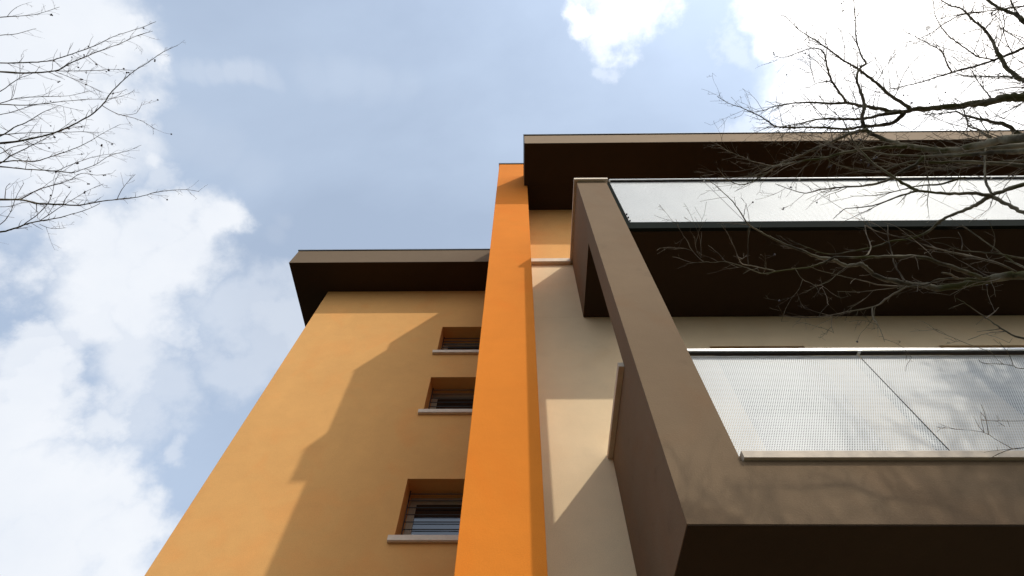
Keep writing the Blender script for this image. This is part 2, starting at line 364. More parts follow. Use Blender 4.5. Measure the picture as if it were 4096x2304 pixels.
# yellow left wing, three small windows
WX0, WX1 = -1.47, -0.52
WINS = [(7.29, 8.08), (5.795, 6.59), (3.71, 4.533), (0.9, 1.75)]
WTOP = 9.455
m = MB(); wall_xz(m, -4.12, -0.378, GROUND, WTOP, YL, YL+0.42, [(WX0, WX1, a, b) for a, b in WINS])
m.box(-4.12, -3.70, YL+0.42, 15.0, GROUND, WTOP)
m.box(-3.70, -0.378, YL+1.2, YL+1.3, GROUND, WTOP)
part(m, 'wing_wall', M['yellow'], label='golden yellow rendered wall of the left wing')
def window(z0, z1, lab):
    f = MB(); y = YL+0.38
    fw = 0.055
    f.box(WX0, WX1, y, y+0.038, z1-fw, z1); f.box(WX0, WX1, y, y+0.038, z0, z0+fw)
    f.box(WX0, WX0+fw, y, y+0.038, z0+fw, z1-fw); f.box(WX1-fw, WX1, y, y+0.038, z0+fw, z1-fw)
    xm = (WX0+WX1)/2
    fo = part(f, 'window', M['frame'], label=lab)
    s = MB(); a = 0.035
    x0, x1, q0, q1 = WX0+fw, WX1-fw, z0+fw, z1-fw
    s.box(x0, x1, y+0.012, y+0.036, q1-a, q1).box(x0, x1, y+0.012, y+0.036, q0, q0+a)
    s.box(x0, x0+a, y+0.012, y+0.036, q0+a, q1-a).box(x1-a, x1, y+0.012, y+0.036, q0+a, q1-a)
    part(s, 'sash', M['frame'], fo)
    part(MB().box(x0+a, x1-a, y+0.022, y+0.030, q0+a, q1-a), 'pane', M['glass'], fo)
    gr = MB(); yg = YL+0.235
    for k in range(8):
        z = z0+0.05+k*(z1-z0-0.10)/7*1.0
        gr.tube([(WX0+0.012, yg, z), (WX1-0.012, yg, z)], [0.0065]*2, 8)
    for x in (WX0+0.016, WX1-0.016): gr.tube([(x, yg, z0+0.004), (x, yg, z1-0.004)], [0.008]*2, 8)
    part(gr, 'grille', M['bars'], fo)
    # stone sill, drip groove under its nose
    sl = MB(); sl.box(WX0-0.065, WX1+0.065, YL-0.052, YL-0.002, z0-0.078, z0-0.012)
    sl.box(WX0-0.065, WX1+0.065, YL-0.040, YL-0.002, z0-0.086, z0-0.078)
    sl.box(WX0+0.002, WX1-0.002, YL-0.002, YL+0.378, z0-0.02, z0+0.003)
    part(sl, 'sill', M['stone'], fo)
for (a, b), lab in zip(WINS, ('uppermost small barred window of the wing', 'middle small barred window of the wing', 'lower small barred window reflecting the sky', 'ground floor barred window')):
    window(a, b, lab)

# left wing roof: slab overhanging 0.7 m on two sides
def roof(x0, x1, y0, y1, z0, z1, mat, name, lab):
    m = MB().box(x0, x1, y0, y1, z0, z1); o = part(m, name, mat, label=lab)
    return o
rl = roof(-4.814, -0.381, 4.742, 15.6, WTOP+0.004, 10.02, M['fascia_low'], 'roof', 'brown edged flat roof over the yellow wing')
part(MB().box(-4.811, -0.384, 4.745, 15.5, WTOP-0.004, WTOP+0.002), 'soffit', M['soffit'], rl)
part(MB().box(-4.828, -0.3815, 4.728, 15.6, 10.024, 10.052), 'flashing', M['flashing'], rl)
part(MB().box(-4.834, -0.3815, 4.722, 4.727, 10.030, 10.062), 'flashing_lip', M['flashing_lip'], rl)
part(MB().box(-4.834, -4.829, 4.727, 15.6, 10.030, 10.062), 'flashing_lip', M['flashing_lip'], rl)

# orange fin wall with its taller rear block
FT = 9.98
m = MB(); m.box(-0.378, 0.155, YF, YW, GROUND, FT)
fin = part(m, 'fin_wall', M['orange'], label='tall orange fin wall between the wings')
part(MB().box(-0.388, 0.158, YF-0.012, YW, FT+0.002, FT+0.045), 'coping', M['flashing'], fin)
part(MB().box(-0.392, 0.158, YF-0.017, YF-0.013, FT+0.012, FT+0.052), 'coping_lip', M['flashing_lip'], fin)
m = MB().box(-0.377, 0.153, YW+0.001, 9.0, GROUND, 10.23)
part(m, 'stair_tower', M['orange'], label='rear part of the fin rising above the roofs')

# main body behind the balconies
YEL0 = 6.50
DOORS = [(2.062, 3.083, 1.62, 4.50), (4.518, 6.30, 1.62, 4.50), (7.6, 9.4, 1.62, 4.50)]
m = MB(); wall_xz(m, 0.155, BX, GROUND, 5.09, YW, YW+0.3, DOORS)
m.box(0.155, 0.9, YW, YW+0.3, 5.09, 6.455)
part(m, 'beige_wall', M['beige'], label='beige rendered wall of the lower floors')
m = MB(); m.box(0.155, 0.9, YW+0.002, YW+0.3, 6.455, 8.64)
wall_xz(m, 0.9, BX, 5.09, 8.64, YW+0.002, YW+0.3, [(3.3, 4.6, 5.3, 7.9), (6.6, 8.4, 5.3, 7.9)])
part(m, 'upper_wall', M['yellow'], label='golden yellow rendered wall under the upper roof')
m = MB().box(BX-0.3, BX-0.002, YW+0.3, 15, GROUND, 8.63).box(-3.7, BX-0.3, 14.7, 15, GROUND, 8.63)
part(m, 'rear_wall', M['yellow'])
for x0, x1, z0, z1 in DOORS + [(3.3, 4.6, 5.3, 7.9), (6.6, 8.4, 5.3, 7.9)]:
    d = part(MB().box(x0, x1, YW+0.22, YW+0.26, z0, z1), 'balcony_door', M['shutter'], label='recessed balcony door')
    part(MB().box(x0+0.08, x1-0.08, YW+0.212, YW+0.2198, z0+0.1, z1-0.45), 'pane', M['glass'], d)
# stone coping on the stub of parapet beside the fin
part(MB().box(0.157, 0.732, YW-0.062, YW-0.001, 6.457, 6.552), 'coping', M['stone'], label='stone coping where beige wall meets yellow wall')

# upper roof, notched round the fin
m = MB()
RT_, RB = 9.19, 8.645
for x0, x1, y0, y1 in ((0.105, BX+0.7, 2.114, YF-0.003), (0.158, BX+0.7, YF-0.003, 15.6)):
    m.box(x0, x1, y0, y1, RB, RT_)
ru = part(m, 'roof', M['fascia'], label='beige edged flat roof overhanging the balconies')
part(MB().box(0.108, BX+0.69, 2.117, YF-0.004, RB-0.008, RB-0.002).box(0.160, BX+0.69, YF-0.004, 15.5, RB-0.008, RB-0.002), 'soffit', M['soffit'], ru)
part(MB().box(0.092, BX+0.7, 2.100, YF-0.004, RT_+0.002, RT_+0.030), 'flashing', M['flashing'], ru)
part(MB().box(0.086, BX+0.7, 2.094, 2.099, RT_+0.010, RT_+0.040), 'flashing_lip', M['flashing_lip'], ru)
part(MB().box(0.0985, 0.104, 2.110, YF-0.004, RB-0.004, RT_+0.001), 'end_shade', M['flashing'], ru)  # dark sheet over the roof's left end, its shade put into the colour

# brown balcony frame: pillar, front beam, side parapets
PX0, PX1, PT = 0.764, 1.150, 6.50
LB, LEDGE, SIDE = 1.495, 1.862, 2.945
UB = 5.09
SX = 1.010
m = MB()
m.box(PX0, PX1, YB, 2.335, LB, PT)
m.box(PX1, BX, YB, 2.335, LB, LEDGE)
m.box(PX0, SX, 2.335, YW-0.001, LB, SIDE)
m.box(PX0, SX, 2.335, YW-0.001, UB, PT)
fr = part(m, 'balcony_frame', M['brown'], label='brown rendered frame of the balconies with slanting looking corner pillar')
part(MB().box(PX0+0.003, BX-0.003, YB+0.003, YW-0.002, LB-0.006, LB-0.001), 'soffit', M['soffit'], fr)  # sheet under beam and slab, darkened to stand for their shade
m = MB()     # cap on the pillar and upper side parapet
m.box(PX0-0.034, PX1+0.020, YB-0.040, 2.36, PT+0.001, PT+0.052)
m.box(PX0-0.034, SX+0.02, 2.36, YW-0.002, PT+0.001, PT+0.052)
part(m, 'cap', M['stone'], fr)
m = MB(); m.box(PX0-0.040, SX+0.02, 2.338, YW-0.003, SIDE+0.001, SIDE+0.046)
part(m, 'side_ledge', M['stone'], fr)
m = MB(); m.box(PX1+0.012, BX-0.01, YB-0.026, 2.30, LEDGE+0.001, LEDGE+0.045)
part(m, 'front_ledge', M['stone'], fr)

# balcony slabs
m = MB().box(SX+0.001, BX-0.004, 2.336, YW-0.003, LB+0.001, 1.66)
part(m, 'lower_slab', M['brown'])
m = MB().box(SX+0.001, BX-0.004, 2.200, YW-0.003, UB+0.001, 5.26)
us = part(m, 'upper_slab', M['brown'])
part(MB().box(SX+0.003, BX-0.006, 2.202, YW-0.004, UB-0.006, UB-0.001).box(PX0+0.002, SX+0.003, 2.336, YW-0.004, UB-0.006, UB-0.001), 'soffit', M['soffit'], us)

# lower railing: perforated panels under a deep handrail
def railing(seams, y, z0, z1, rail_z, xa, xb, name, lab, th=0.020):
    root = part(MB().box(xa, xb, y-0.042, y-0.030, rail_z, rail_z+th), name, M['rail'], label=lab)
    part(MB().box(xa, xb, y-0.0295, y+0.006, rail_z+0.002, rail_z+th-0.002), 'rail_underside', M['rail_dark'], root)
    xs = [xa]+[s for s in seams if xa < s < xb]+[xb]
    for a, b in zip(xs[:-1], xs[1:]):
        pn = MB(); a2 = a+0.004; b2 = b-0.004
        for q in (y-0.0010, y+0.0010): pn.quad((a2, q, z0+0.015), (b2, q, z0+0.015), (b2, q, z1-0.012), (a2, q, z1-0.012))
        po = part(pn, 'perforated_panel', M['perf'], root); po.data.materials.append(M['perf_shade']); po.data.polygons[1].material_index = 1
        for q0, q1 in ((z1-0.011, z1+0.002), (z0, z0+0.014)):
            part(MB().box(a2, b2, y-0.004, y+0.004, q0, q1), 'panel_flange', M['rail'], root)
        part(MB().box(a-0.011, a+0.011, y-0.0415, y+0.004, rail_z-0.004, rail_z-0.0005), 'bracket', M['rail'], root)
        part(MB().box(a-0.02, a+0.02, y+0.014, y+0.050, z0-0.10, z1-0.01), 'post', M['rail_dark'], root)
    return root
railing([2.352+1.262*k for k in range(0, 9)], 2.176, 1.75, 2.846, 2.862, PX1+0.002, BX-0.2, 'lower_railing', 'white perforated railing of the lower balcony')
# seams of the lower railing
ur = railing([1.232+1.276*k for k in range(1, 11)], 2.176, 5.262, 6.694, 6.708, 1.232, BX-0.2, 'upper_railing', 'white perforated railing of the upper balcony', 0.013)
m = MB().box(1.185, BX-0.2, 2.160, 2.1995, UB-0.002, 5.258)
part(m, 'channel', M['channel'], ur)
m = MB().box(1.192, 1.226, 2.172, 2.186, 5.262, 6.71)
part(m, 'end_post', M['channel'], ur)
for z in (5.42, 5.52, 5.32):
    part(MB().tube([(1.245, 2.174, z), (1.245, 2.160, z)], [0.009, 0.009], 10), 'bolt', M['bolt'], ur)

# ---------------------------------------------------------------- trees
LIMBS_R = [
[1,[[2.341,1.136,2.1,0.0197],[2.287,1.156,2.126,0.0187],[2.229,1.198,2.156,0.0176],[2.171,1.237,2.185,0.0165],[2.099,1.277,2.218,0.0152],[2.039,1.273,2.239,0.0143],[1.98,1.277,2.259,0.0134],[1.899,1.268,2.286,0.0122],[1.839,1.258,2.306,0.0114],[1.79,1.227,2.322,0.0106],[1.754,1.199,2.334,0.0101],[1.737,1.201,2.34,0.0098],[1.696,1.217,2.355,0.0092],[1.624,1.192,2.377,0.0083],[1.563,1.189,2.396,0.0075],[1.497,1.167,2.417,0.0067],[1.404,1.137,2.445,0.0056],[1.322,1.105,2.47,0.0047],[1.266,1.077,2.487,0.0041],[1.213,1.049,2.503,0.0035],[1.17,0.994,2.522,0.0029],[1.123,0.937,2.541,0.0023],[1.078,0.897,2.558,0.0019],[1.025,0.854,2.576,0.0015],[0.982,0.828,2.59,0.0013]]],
[0,[[2.186,1.168,2.135,0.0106],[2.115,1.147,2.144,0.01],[2.022,1.117,2.156,0.0092],[1.917,1.083,2.169,0.0082],[1.828,1.078,2.181,0.0075],[1.714,1.088,2.196,0.0065],[1.628,1.097,2.208,0.0058],[1.538,1.099,2.22,0.0051],[1.502,1.12,2.226,0.0048],[1.461,1.149,2.232,0.0045],[1.405,1.171,2.241,0.004],[1.345,1.181,2.248,0.0036],[1.28,1.198,2.257,0.0032],[1.226,1.213,2.264,0.0028],[1.191,1.203,2.268,0.0026],[1.142,1.183,2.274,0.0023],[1.081,1.167,2.282,0.002],[1.033,1.155,2.287,0.0017],[0.976,1.162,2.294,0.0015],[0.931,1.164,2.3,0.0013],[0.847,1.177,2.31,0.001]]],
[0,[[1.289,1.204,2.275,0.0038],[1.228,1.197,2.293,0.0032],[1.177,1.189,2.308,0.0028],[1.14,1.187,2.319,0.0025],[1.113,1.154,2.331,0.0021],[1.092,1.107,2.344,0.0018],[1.068,1.068,2.356,0.0015],[1.044,1.028,2.368,0.0013],[1.015,0.996,2.38,0.0011]]],
[0,[[1.149,1.172,2.282,0.002],[1.149,1.117,2.316,0.0016],[1.152,1.059,2.351,0.0012],[1.153,1.012,2.38,0.001]]],
[0,[[1.034,1.154,2.289,0.0018],[1.014,1.134,2.322,0.0014],[0.994,1.121,2.351,0.0011],[0.972,1.108,2.38,0.0009]]],
[0,[[0.934,1.166,2.31,0.0025],[0.908,1.149,2.322,0.0023],[0.873,1.112,2.342,0.002],[0.852,1.075,2.358,0.0017],[0.824,1.038,2.376,0.0014],[0.799,1.0,2.394,0.0012],[0.812,1.014,2.399,0.0011],[0.795,0.976,2.415,0.001]]],
[0,[[0.917,1.143,2.31,0.0015],[0.896,1.112,2.325,0.0012],[0.882,1.05,2.352,0.0009]]],
[0,[[0.917,1.143,2.31,0.0015],[0.918,1.09,2.343,0.0012],[0.924,1.032,2.38,0.0009]]],
[1,[[2.419,0.801,2.38,0.0108],[2.338,0.833,2.386,0.0098],[2.295,0.858,2.39,0.0093],[2.258,0.899,2.394,0.0087],[2.215,0.928,2.397,0.0081],[2.146,0.968,2.403,0.0073],[2.117,0.995,2.406,0.0069],[2.075,1.061,2.411,0.0062],[2.015,1.093,2.415,0.0056],[1.928,1.11,2.42,0.0049],[1.84,1.147,2.426,0.0041],[1.746,1.172,2.432,0.0033],[1.669,1.19,2.437,0.0028],[1.598,1.183,2.44,0.0024],[1.537,1.161,2.444,0.002],[1.414,1.112,2.45,0.0016]]],
[0,[[2.285,0.854,2.38,0.0097],[2.206,0.844,2.396,0.0085],[2.134,0.852,2.411,0.0075],[2.058,0.853,2.427,0.0064],[1.978,0.849,2.442,0.0054],[1.942,0.864,2.451,0.0049],[1.889,0.893,2.464,0.0041],[1.836,0.927,2.477,0.0034],[1.783,0.947,2.489,0.0028],[1.72,0.958,2.501,0.0022],[1.693,0.963,2.506,0.002],[1.67,0.995,2.514,0.0017],[1.657,1.025,2.52,0.0016]]],
[0,[[1.984,0.851,2.45,0.0075],[1.957,0.839,2.488,0.0069],[1.92,0.817,2.536,0.0062],[1.885,0.792,2.582,0.0056],[1.849,0.767,2.627,0.0049],[1.81,0.725,2.681,0.0042],[1.779,0.685,2.725,0.0036],[1.757,0.638,2.768,0.003],[1.735,0.585,2.815,0.0025],[1.706,0.555,2.851,0.0021],[1.675,0.526,2.886,0.0017],[1.636,0.472,2.94,0.0014]]],
[0,[[2.375,0.853,2.66,0.006],[2.351,0.856,2.66,0.0057],[2.267,0.885,2.66,0.0048],[2.174,0.891,2.66,0.004],[2.108,0.904,2.66,0.0034],[2.026,0.927,2.66,0.0027],[1.936,0.947,2.66,0.002],[1.839,0.949,2.66,0.0015],[1.8,0.949,2.66,0.0014]]],
[1,[[2.341,0.887,2.24,0.0081],[2.329,0.879,2.28,0.0082],[2.31,0.868,2.332,0.0084],[2.291,0.854,2.38,0.0085]]],
[0,[[2.288,0.848,2.38,0.006],[2.322,0.814,2.478,0.0052],[2.374,0.77,2.576,0.0045],[2.446,0.709,2.698,0.0035],[2.518,0.658,2.797,0.0028],[2.534,0.619,2.881,0.0023],[2.553,0.586,2.94,0.0021]]],
[1,[[2.449,0.615,2.52,0.0206],[2.424,0.639,2.6,0.0195],[2.406,0.677,2.669,0.0185],[2.372,0.725,2.761,0.0171],[2.32,0.754,2.852,0.0156],[2.25,0.76,2.943,0.0139],[2.18,0.751,3.022,0.0124],[2.11,0.722,3.096,0.011],[2.08,0.701,3.128,0.0103],[2.067,0.671,3.154,0.0098],[2.067,0.634,3.181,0.0092],[2.074,0.616,3.195,0.009],[2.086,0.581,3.221,0.0084],[2.07,0.512,3.274,0.0074],[2.056,0.456,3.316,0.0066],[2.065,0.407,3.352,0.0059],[2.096,0.38,3.377,0.0055],[2.126,0.36,3.398,0.0051],[2.107,0.332,3.424,0.0047],[2.089,0.274,3.467,0.004],[2.082,0.21,3.513,0.0033],[2.085,0.123,3.574,0.0025],[2.084,0.029,3.64,0.0019]]],
[0,[[2.081,0.712,2.765,0.0107],[2.02,0.719,2.788,0.01],[1.93,0.737,2.822,0.0089],[1.829,0.766,2.86,0.0076],[1.754,0.8,2.889,0.0067],[1.644,0.831,2.928,0.0055],[1.583,0.85,2.949,0.0049],[1.526,0.869,2.968,0.0044],[1.487,0.911,2.986,0.0039],[1.446,0.953,3.004,0.0034],[1.404,0.992,3.021,0.003],[1.354,1.004,3.036,0.0026],[1.304,0.989,3.05,0.0023],[1.266,0.962,3.063,0.0021],[1.219,0.914,3.08,0.0018]]],
[0,[[2.018,0.683,3.034,0.0102],[1.952,0.704,3.054,0.0092],[1.903,0.739,3.072,0.0085],[1.84,0.78,3.093,0.0075],[1.77,0.825,3.116,0.0065],[1.717,0.866,3.134,0.0058],[1.66,0.901,3.152,0.0051],[1.612,0.927,3.166,0.0045],[1.564,0.926,3.177,0.004],[1.492,0.911,3.194,0.0034],[1.417,0.885,3.211,0.0028],[1.32,0.848,3.234,0.002],[1.273,0.82,3.246,0.0017],[1.23,0.818,3.256,0.0016]]],
[1,[[2.41,0.657,2.45,0.0131],[2.36,0.682,2.534,0.0113],[2.313,0.713,2.608,0.0097],[2.256,0.739,2.682,0.008],[2.172,0.766,2.775,0.006],[2.094,0.779,2.849,0.0045],[2.028,0.779,2.905,0.0034],[1.951,0.746,2.967,0.0024],[1.896,0.715,3.01,0.0019]]],
[1,[[2.584,0.769,2.59,0.0115],[2.459,0.771,2.644,0.0097],[2.341,0.774,2.692,0.0082],[2.248,0.791,2.731,0.007],[2.171,0.788,2.76,0.0061],[2.102,0.816,2.79,0.0052],[2.061,0.849,2.811,0.0047],[1.986,0.871,2.84,0.0039],[1.898,0.862,2.869,0.0031],[1.805,0.838,2.9,0.0024],[1.736,0.795,2.923,0.0019],[1.684,0.778,2.94,0.0017]]],
[1,[[3.086,0.893,3.108,0.0076],[2.836,0.912,3.129,0.0055],[2.712,0.948,3.14,0.0045],[2.606,0.946,3.149,0.0038],[2.494,0.932,3.157,0.0031],[2.35,0.926,3.168,0.0023],[2.165,0.91,3.182,0.0016]]],
[0,[[2.141,0.744,2.695,0.0092],[2.116,0.79,2.698,0.0086],[2.056,0.83,2.701,0.0077],[2.015,0.87,2.704,0.0069],[1.948,0.898,2.707,0.0061],[1.857,0.912,2.711,0.0051],[1.732,0.923,2.717,0.0039],[1.657,0.934,2.72,0.0032],[1.597,0.952,2.723,0.0027],[1.544,0.945,2.725,0.0023],[1.472,0.921,2.728,0.0019],[1.415,0.901,2.73,0.0017]]],
[1,[[2.67,0.701,2.73,0.0158],[2.601,0.726,2.783,0.0124],[2.526,0.752,2.837,0.0091],[2.458,0.788,2.886,0.0064],[2.365,0.798,2.94,0.0043]]],
[1,[[2.837,0.506,3.034,0.0238],[2.774,0.523,3.074,0.0222],[2.724,0.545,3.108,0.0209],[2.65,0.569,3.153,0.0191],[2.57,0.587,3.198,0.0173],[2.485,0.604,3.242,0.0155],[2.419,0.618,3.276,0.0141],[2.377,0.634,3.298,0.0132],[2.328,0.635,3.321,0.0123],[2.248,0.621,3.355,0.0109],[2.167,0.611,3.388,0.0095],[2.112,0.602,3.411,0.0087],[2.097,0.599,3.417,0.0084],[2.015,0.609,3.452,0.0071],[1.906,0.607,3.496,0.0056],[1.799,0.621,3.54,0.0041],[1.721,0.643,3.572,0.0032],[1.658,0.674,3.6,0.0025],[1.59,0.691,3.626,0.0021]]],
[0,[[2.346,0.626,3.256,0.0122],[2.273,0.642,3.28,0.0109],[2.201,0.668,3.304,0.0095],[2.15,0.68,3.32,0.0087],[2.095,0.682,3.335,0.0078],[2.065,0.685,3.344,0.0073],[1.976,0.684,3.368,0.0061],[1.89,0.701,3.393,0.0048],[1.834,0.721,3.41,0.0041],[1.754,0.742,3.433,0.0031],[1.694,0.754,3.449,0.0025],[1.583,0.763,3.478,0.0017]]],
[0,[[2.361,0.632,3.256,0.0122],[2.344,0.676,3.263,0.0117],[2.307,0.702,3.27,0.0111],[2.234,0.713,3.28,0.0102],[2.147,0.721,3.292,0.0092],[2.091,0.735,3.299,0.0085],[2.003,0.735,3.311,0.0076],[1.897,0.729,3.324,0.0065],[1.777,0.731,3.339,0.0053],[1.655,0.729,3.354,0.0042],[1.561,0.676,3.366,0.0034],[1.48,0.64,3.376,0.0027],[1.409,0.612,3.385,0.0022],[1.331,0.588,3.395,0.0017],[1.258,0.548,3.404,0.0014]]],
[0,[[2.39,0.608,3.256,0.0107],[2.326,0.562,3.309,0.0095],[2.276,0.526,3.349,0.0087],[2.223,0.477,3.394,0.0077],[2.17,0.434,3.437,0.0069],[2.117,0.396,3.477,0.0061],[2.091,0.38,3.497,0.0057],[2.062,0.363,3.518,0.0053],[1.975,0.297,3.583,0.0041],[1.91,0.253,3.63,0.0033],[1.828,0.201,3.687,0.0024],[1.774,0.155,3.727,0.0019],[1.743,0.12,3.753,0.0016],[1.71,0.109,3.774,0.0015]]],
[0,[[2.084,0.597,3.404,0.0071],[2.046,0.544,3.435,0.0064],[2.005,0.492,3.466,0.0056],[1.979,0.447,3.491,0.0051],[1.96,0.379,3.525,0.0043],[1.946,0.333,3.548,0.0038],[1.925,0.303,3.566,0.0035],[1.883,0.293,3.588,0.003],[1.846,0.306,3.611,0.0027],[1.798,0.332,3.643,0.0022],[1.748,0.355,3.674,0.0017],[1.695,0.346,3.7,0.0015]]],
[0,[[1.986,0.477,3.478,0.0035],[1.92,0.494,3.516,0.0023],[1.9,0.516,3.534,0.0018],[1.868,0.527,3.552,0.0015]]],
[0,[[1.909,0.489,3.515,0.0024],[1.887,0.427,3.54,0.0021],[1.869,0.358,3.568,0.0018],[1.859,0.289,3.595,0.0015],[1.849,0.213,3.626,0.0013]]],
[1,[[3.048,0.288,3.404,0.009],[3.022,0.312,3.419,0.0085],[2.967,0.348,3.445,0.0076],[2.907,0.38,3.471,0.0067],[2.843,0.409,3.496,0.0059],[2.776,0.435,3.521,0.0051],[2.708,0.465,3.547,0.0043],[2.64,0.499,3.573,0.0036],[2.565,0.524,3.598,0.003],[2.515,0.542,3.614,0.0027],[2.477,0.55,3.626,0.0025]]],
[0,[[2.758,0.434,3.515,0.0048],[2.727,0.38,3.548,0.004],[2.708,0.334,3.574,0.0035],[2.679,0.305,3.596,0.003],[2.638,0.283,3.624,0.0025],[2.6,0.26,3.648,0.0021],[2.557,0.237,3.676,0.0017],[2.519,0.217,3.7,0.0015]]],
[1,[[2.879,0.44,3.108,0.0128],[2.857,0.418,3.15,0.0118],[2.822,0.37,3.218,0.0103],[2.803,0.304,3.284,0.0089],[2.787,0.242,3.343,0.0076],[2.765,0.19,3.396,0.0066],[2.747,0.164,3.428,0.006],[2.719,0.133,3.472,0.0052],[2.693,0.09,3.519,0.0044],[2.675,0.076,3.543,0.004],[2.643,0.062,3.584,0.0035],[2.612,0.034,3.626,0.0031]]],
[0,[[2.786,0.54,3.182,0.0044],[2.788,0.504,3.25,0.0033],[2.787,0.462,3.328,0.0023],[2.794,0.413,3.404,0.0015]]],
[1,[[2.929,0.149,3.33,0.0115],[2.906,0.111,3.393,0.0096],[2.881,0.09,3.448,0.0081],[2.855,0.064,3.504,0.0068],[2.831,0.037,3.552,0.006]]],
[0,[[2.899,0.136,3.33,0.005],[2.906,0.085,3.409,0.0033],[2.912,0.038,3.478,0.0022]]],
[0,[[2.892,0.433,3.182,0.0058],[2.879,0.428,3.211,0.0054],[2.849,0.437,3.287,0.0044],[2.814,0.44,3.358,0.0035],[2.783,0.444,3.415,0.0028],[2.743,0.433,3.478,0.0024]]],
[0,[[2.969,0.363,3.478,0.0047],[2.907,0.35,3.528,0.004],[2.857,0.317,3.566,0.0036],[2.791,0.266,3.618,0.003],[2.753,0.232,3.649,0.0026],[2.719,0.191,3.679,0.0023],[2.69,0.145,3.71,0.002],[2.675,0.105,3.734,0.0018],[2.666,0.035,3.774,0.0016]]],
[1,[[3.327,0.078,3.848,0.0049],[3.247,0.097,3.93,0.0039],[3.173,0.115,4.001,0.0031],[3.113,0.129,4.054,0.0025],[3.051,0.142,4.107,0.002],[3.012,0.162,4.144,0.0018]]],
[0,[[3.144,0.111,3.922,0.004],[3.048,0.12,3.973,0.0034],[2.998,0.164,4.013,0.0029],[2.971,0.197,4.037,0.0026],[2.94,0.244,4.068,0.0023],[2.871,0.292,4.113,0.0018],[2.811,0.314,4.144,0.0016]]],
[1,[[2.872,0.712,2.96,0.0128],[2.837,0.689,2.987,0.0116],[2.801,0.66,3.016,0.0103],[2.754,0.649,3.051,0.0089],[2.696,0.64,3.095,0.0072],[2.633,0.625,3.14,0.0055],[2.598,0.611,3.164,0.0047],[2.537,0.632,3.213,0.0032],[2.478,0.642,3.256,0.0023]]],
[0,[[2.481,0.665,2.73,0.0066],[2.464,0.638,2.799,0.0048],[2.446,0.628,2.853,0.0035],[2.45,0.597,2.89,0.0028],[2.449,0.557,2.94,0.0021]]],
[1,[[2.013,1.2,1.68,0.004],[1.959,1.184,1.718,0.0031],[1.917,1.16,1.747,0.0025],[1.86,1.125,1.785,0.0018],[1.829,1.105,1.806,0.0015],[1.806,1.097,1.82,0.0013]]],
[0,[[1.893,1.149,1.75,0.002],[1.956,1.148,1.789,0.0016],[2.0,1.141,1.82,0.0014]]],
[0,[[1.958,1.188,1.715,0.002],[1.874,1.187,1.699,0.0014],[1.793,1.206,1.68,0.0009]]],
[1,[[1.633,1.281,1.19,0.0016],[1.614,1.3,1.201,0.0013],[1.597,1.334,1.214,0.001],[1.589,1.373,1.225,0.0008]]],
[0,[[1.619,1.304,1.204,0.0011],[1.587,1.292,1.233,0.0009],[1.56,1.282,1.256,0.0008],[1.542,1.29,1.273,0.0007],[1.52,1.307,1.295,0.0006]]],
[0,[[1.545,1.272,1.246,0.001],[1.539,1.26,1.272,0.0007],[1.536,1.245,1.295,0.0005]]],
[0,[[1.545,1.272,1.246,0.001],[1.547,1.249,1.271,0.0007],[1.552,1.226,1.295,0.0005]]],
[1,[[1.825,1.184,1.47,0.0014],[1.804,1.183,1.484,0.0013],[1.783,1.185,1.498,0.0011],[1.754,1.199,1.52,0.0009],[1.736,1.206,1.532,0.0008],[1.722,1.195,1.54,0.0008]]],
[0,[[1.782,1.188,1.505,0.001],[1.781,1.188,1.527,0.0008],[1.781,1.181,1.55,0.0007],[1.78,1.176,1.575,0.0006]]],
[0,[[1.886,1.238,2.17,0.0055],[1.804,1.282,2.149,0.0047],[1.743,1.326,2.132,0.004],[1.613,1.336,2.106,0.0031],[1.506,1.345,2.084,0.0024],[1.399,1.346,2.063,0.0018],[1.226,1.309,2.03,0.0012]]],
[0,[[1.703,1.314,2.1,0.0029],[1.665,1.321,2.028,0.0023],[1.644,1.317,1.953,0.0017],[1.613,1.315,1.875,0.0012],[1.588,1.312,1.82,0.001]]],
[0,[[1.475,1.314,2.03,0.0015],[1.433,1.317,1.956,0.0011],[1.407,1.317,1.89,0.0009]]],
[0,[[1.48,1.333,2.065,0.0016],[1.402,1.318,2.085,0.0012],[1.343,1.3,2.1,0.001]]],
[0,[[1.438,1.344,2.065,0.0016],[1.458,1.316,2.082,0.0012],[1.49,1.293,2.1,0.001]]],
[0,[[1.873,1.238,2.17,0.0037],[1.745,1.226,2.17,0.0029],[1.659,1.203,2.17,0.0024],[1.561,1.18,2.17,0.0019],[1.449,1.149,2.17,0.0014],[1.376,1.12,2.17,0.0012]]],
[0,[[1.842,1.241,2.17,0.0024],[1.724,1.26,2.17,0.0018],[1.647,1.267,2.17,0.0015],[1.56,1.263,2.17,0.0012]]],
[0,[[1.9,1.231,2.205,0.0049],[1.891,1.206,2.244,0.0043],[1.881,1.176,2.288,0.0037],[1.884,1.133,2.339,0.003],[1.884,1.098,2.379,0.0025],[1.889,1.063,2.417,0.0022],[1.898,1.032,2.45,0.0019]]],
[0,[[1.662,1.089,2.205,0.0036],[1.709,1.084,2.255,0.0031],[1.735,1.071,2.304,0.0026],[1.758,1.05,2.389,0.0019],[1.781,1.031,2.45,0.0015]]],
[1,[[2.477,1.17,2.24,0.0043],[2.447,1.154,2.313,0.0038],[2.404,1.115,2.407,0.0032],[2.371,1.089,2.469,0.0028],[2.343,1.064,2.52,0.0026]]],
[1,[[2.454,1.122,2.24,0.0049],[2.348,1.108,2.258,0.0037],[2.26,1.104,2.274,0.0028],[2.172,1.1,2.289,0.002],[2.104,1.075,2.301,0.0015],[2.048,1.067,2.31,0.0012]]],
[0,[[2.166,1.089,2.275,0.0024],[2.199,1.063,2.329,0.0017],[2.208,1.042,2.38,0.0013]]],
